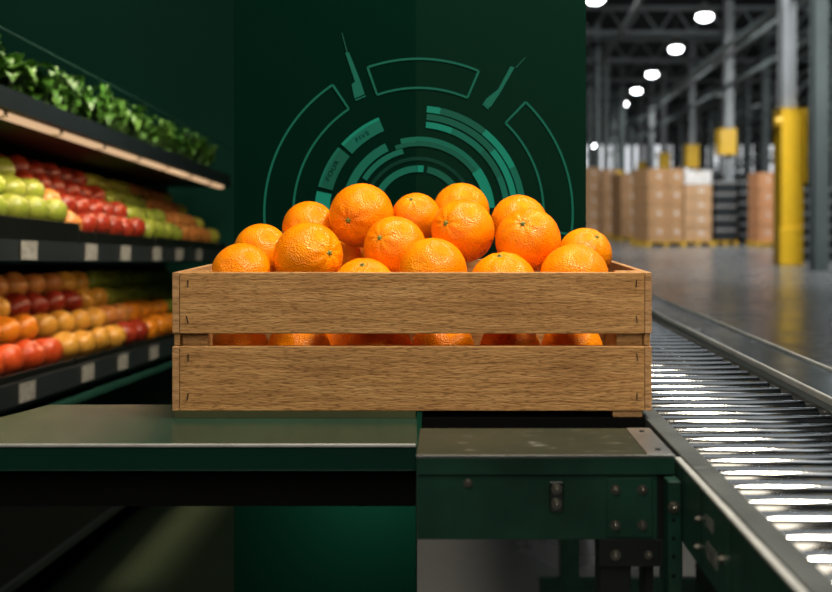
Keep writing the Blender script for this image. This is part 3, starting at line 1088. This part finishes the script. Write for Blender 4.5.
# trays: (u0, u1, colour of rows front to back)
UP = [(-.30, .485, 'gggg', 'green apple tray'), (.49, .60, 'bbrr', 'narrow blush tray'), (.605, 1.155, 'rrrr', 'red apple tray'), (1.16, 1.60, 'gggl', 'second green apple tray'), (1.605, 2.04, 'bbbb', 'orange blush tray'), (2.045, 2.195, 'llll', 'lime yellow tray')]
LO = [(-.30, .475, 'otyb', 'red and orange tray'), (.48, .98, 'yyrb', 'golden yellow tray'), (.985, 1.205, 'rbyy', 'small red tray'), (1.21, 1.65, 'ttgg', 'tangerine tray'), (1.655, 2.19, 'tggg', 'far green tray')]
RN = ['front', 'second', 'third', 'back']
for tier, v00, trays in (('upper', -.055, UP), ('lower', -.440, LO)):
    for u0, u1, rows, tn in trays:
        v0 = v00 - (.022 if tier == 'upper' and u0 > 0 else 0)
        dw, dv = .075, .058
        nr = len(rows)
        b = B()                                   # sloped tray with rim and front lip
        prism(b, [(-.012, v00 - .04 if tier == 'upper' else v0 - .001), (-.012, v0 + .044), (-.018, v0 + .044), (-.022, v0 + .004), (-.06, v0 + .008), (-.08 - dw * nr, v0 + .008 + dv * nr - .01),
                  (-.092 - dw * nr, v0 + .012 + dv * nr - .01), (-.092 - dw * nr, v00 - .04 if tier == 'upper' else v0 - .001)], 'y', u0, u1)
        to = obj('produce_tray', gl(b), M['tray'], bevel=.0015)
        tag(to, 'black sloped %s on the %s shelf' % (tn, tier), 'tray', 'produce trays on the %s shelf' % tier)
        nc = max(1, int((u1 - u0 + .004) / .102))
        pitch = (u1 - u0) / nc
        for k, ch in enumerate(rows):
            c = 0
            for i in range(nc):
                u = u0 + pitch * (i + (.42 if k % 2 == 0 else .58))
                p = gw(.068 + dw * k, u, v0 + .071 + dv * k)
                px, py = gpx(p)
                if px < -130: continue
                nm, mt, words, cat = KINDS[ch]
                o = bpy.data.objects.new(nm, FMESH[ch])
                C.objects.link(o)
                r = .0462 * random.uniform(.93, 1.0)
                o.location = p + Vector((random.uniform(-.001, .001), random.uniform(-.003, .003), random.uniform(-.003, .002)))
                o.rotation_euler = (random.uniform(-.7, .7), random.uniform(-.7, .7), random.uniform(0, 6))
                o.scale = (r, r, r)
                tag(o, '%s, %s from far end, %s row, %s, %s shelf' % (words, ordw[nc - 1 - i], RN[k], tn, tier), cat, '%ss in the %s shelf %s' % (words, tier, tn))
                c += 1

# ------------------------------------------------------------------ leafy greens on the top deck


def leaf(b, p, d, up, L, W):
    """a folded, slightly arched leaf blade"""
    d = d.normalized()
    sd = d.cross(up)
    if sd.length < 1e-3: sd = Vector((1, 0, 0))
    sd.normalize()
    nrm = sd.cross(d).normalized()
    ws = (.12, .75, 1.0, .7, .05)
    prev = None
    for i, w in enumerate(ws):
        t = i / 4
        c = p + d * L * t + nrm * (.22 * L * math.sin(t * PI) - .18 * L * t * t)
        row = [b.verts.new(c - sd * W * w + nrm * W * w * .35), b.verts.new(c), b.verts.new(c + sd * W * w + nrm * W * w * .35)]
        if prev:
            b.faces.new((prev[0], prev[1], row[1], row[0]))
            b.faces.new((prev[1], prev[2], row[2], row[1]))
        prev = row


def bunch_mesh(seed, basil):
    rnd = random.Random(seed)
    b = B()
    sb = B()
    for s_ in range(13 if basil else 18):
        a = rnd.uniform(0, 2 * PI)
        lean = rnd.uniform(.03, .32)
        d = Vector((math.cos(a) * lean, math.sin(a) * lean, 1)).normalized()
        H = rnd.uniform(.10, .155) if basil else rnd.uniform(.10, .16)
        base = Vector((math.cos(a) * .02, math.sin(a) * .02, 0))
        cyl(sb, base, base + d * H, .0022, .0012, 6)
        nl = 7 if basil else 12
        for k in range(nl):
            t = rnd.uniform(.58, 1.0)
            p = base + d * H * t
            aa = rnd.uniform(0, 2 * PI)
            ld = Vector((math.cos(aa), math.sin(aa), rnd.uniform(-.35, .8)))
            L = rnd.uniform(.042, .072) if basil else rnd.uniform(.020, .036)
            leaf(b, p, ld, Vector((0, 0, 1)), L, L * (.30 if basil else .36))
    out = []
    for q, nm, m in ((b, 'foliage', 'leaf' if basil else 'leaf2'), (sb, 'stalk', 'leafstem')):
        for f in q.faces: f.smooth = True
        if nm == 'foliage':
            for v_ in q.verts:
                v_.co.z = max(v_.co.z, .042 + .004 * rnd.random())
                rr = math.hypot(v_.co.x, v_.co.y)
                if rr > .05:
                    k_ = (.05 + .024 * math.tanh((rr - .05) / .024)) / rr
                    v_.co.x *= k_
                    v_.co.y *= k_
        me = bpy.data.meshes.new(nm)
        q.to_mesh(me)
        q.free()
        me.materials.append(M[m])
        if nm == 'foliage':
            pass
        out.append(me)
    return out


BUN = [bunch_mesh(11 + i, True) for i in range(3)] + [bunch_mesh(31 + i, False) for i in range(3)]
k = 0
cnts = {0: 0, 1: 0}
for i in reversed(range(-2, 15)):
    u = .02 + i * .168
    for row in range(2):
        w = .082 + row * .152
        p = gw(w, u + .07 * row, .2655)
        if u + .07 * row > 2.1: continue
        px, py = gpx(p)
        if px < -110 or px > 226: continue
        basil = u < 1.15
        t = thing('leafy_bunch', '', 'leafy greens', p, (0, 0, random.uniform(0, 6)), group='leafy bunches on the top deck')
        s_ = random.uniform(.96, 1.06)
        t.scale = (s_, s_, s_)
        t['label'] = '%s bunch on top deck, %s row, %s from far end' % ('broad leaved basil' if basil else 'fine leaved green herb', 'front' if row == 0 else 'rear', ordw[cnts[row]])
        cnts[row] += 1
        fm, sm = BUN[(i + 3 + row) % 3 + (0 if basil else 3)]
        for nm, me in (('foliage', fm), ('stalk', sm)):
            o = bpy.data.objects.new(nm, me)
            C.objects.link(o)
            o.parent = t

# ------------------------------------------------------------------ light


def area(name, loc, target, size, power, col, sy=None, spread=None, along=None):
    l = bpy.data.lights.new(name, 'AREA')
    l.size = size
    if sy:
        l.shape = 'RECTANGLE'
        l.size_y = sy
    l.energy = power
    l.color = col
    if spread: l.spread = spread
    o = bpy.data.objects.new(name, l)
    C.objects.link(o)
    o.location = loc
    dr = (Vector(target) - Vector(loc)).normalized()
    if along:                                   # long side of a strip lamp laid along this direction
        yv = Vector(along)
        yv = (yv - dr * yv.dot(dr)).normalized()
        xv = yv.cross(-dr)
        o.rotation_euler = Matrix((xv, yv, -dr)).transposed().to_euler()
    else:
        o.rotation_euler = dr.to_track_quat('-Z', 'Y').to_euler()
    return o


WARM = (1.0, .86, .68)
area('shop_lamp_overhead', (.52, .88, 2.5), (-.02, 1.15, .95), .42, 50, WARM)
area('front_fill', (-.5, -.8, 2.45), (-.05, 1.1, .95), 1.8, 35, WARM)  # added fill for the front faces of crate and oranges
area('aisle_fill', (-.30, 2.3, 1.9), (-1.25, 2.9, .95), .5, 15, WARM, spread=2.4)  # fill added behind the board to brighten the shelf fruit
area('greens_fill', (-1.0, 2.9, 2.75), (-1.2, 3.0, 1.3), .7, 14, WARM, spread=1.9)  # unseen light added over the leafy greens
area('wall_fill', (-2.0, 3.5, 2.85), (-2.1, 4.8, 1.9), .8, 6, (1, .9, .75))  # added light that shapes the brightness gradient on the back wall
# strip lamp below the shelf's top deck
a = gw(.02, .85, .205)
b_ = gw(.03, .85, -.135)
area('lower_tier_fill', b_, b_ + Vector((-.28, 0, -1)), .02, 2.2, (1.0, .72, .45), sy=2.3, along=(0, 1, -TILT))  # unseen fill added under the upper deck to light the lower fruit
c_ = Vector((-1.09, 3.4, .30))
area('kick_strip_lamp', c_, c_ + Vector((.17, 0, -.30)), .015, 3.2, (1.0, .70, .40), sy=1.6, spread=.6, along=(0, 1, 0))
area('strip_lamp', a, a + Vector((-.22, 0, -1)), .03, 3.2, (1.0, .70, .42), sy=2.3, along=(0, 1, -TILT))
COOL = (.93, .97, 1.0)
for i in range(8):
    y = 9 + i * 8.2
    area('hall_lamp', (6.5 + y * HX, y, 6.9), (6.5 + y * HX, y, 0), 3.0, 70 if i == 0 else 190, COOL, spread=1.9)
for x, y, tx, ty, w_ in ((1.6, 17, 7, 29, 260), (5.2, 9.5, 7.3, 18.5, 190), (12, 20, 11, 34, 160)):
    area('hall_wash', (x, y, 6.6), (tx, ty, 1.6), 1.6, w_, COOL, spread=1.5)  # extra lights added to brighten front and side faces in the hall
for i in range(3):
    area('hall_lamp_side', (14 + i * .8, 16 + i * 16, 6.9), (13.5, 15.5 + i * 16, 0), 3.0, 130, COOL)
area('under_counter_fill', (-.115, 1.24, .772), (-.115, 1.36, .62), .03, 2.2, (1, .92, .7), sy=.12)  # hidden light added to make the green glow on the lower panel
area('conveyor_fill', (1.0, 3.4, 3.6), (.4, 1.4, .85), 2.4, 9, COOL)  # broad light added so the rollers reflect grey
area('conveyor_fill_near', (1.3, .6, 3.2), (.4, .9, .85), .6, 1.2, COOL)  # smaller added fill above the near rollers

w = bpy.data.worlds.new('hall_ambient')
S.world = w
w.use_nodes = True
w.node_tree.nodes['Background'].inputs[0].default_value = (.55, .7, .68, 1)
w.node_tree.nodes['Background'].inputs[1].default_value = .022

# ------------------------------------------------------------------ camera
cam = bpy.data.cameras.new('camera')
co = bpy.data.objects.new('camera', cam)
C.objects.link(co)
co.location = (0, 0, EYE)
co.rotation_euler = (PI / 2, 0, 0)
cam.sensor_width = 36
cam.lens = 36 * F / 832
cam.shift_x = -(VX - 416) / 832
cam.shift_y = (VY - 296) / 832
cam.clip_start = .05
cam.clip_end = 200
cam.dof.use_dof = True
cam.dof.focus_distance = 1.14
cam.dof.aperture_fstop = 3.8
cam.dof.aperture_blades = 8
S.camera = co
S.view_settings.view_transform = 'Standard'
S.view_settings.look = 'None'
S.view_settings.gamma = 1
S.view_settings.use_curve_mapping = False
S.view_settings.exposure = 0
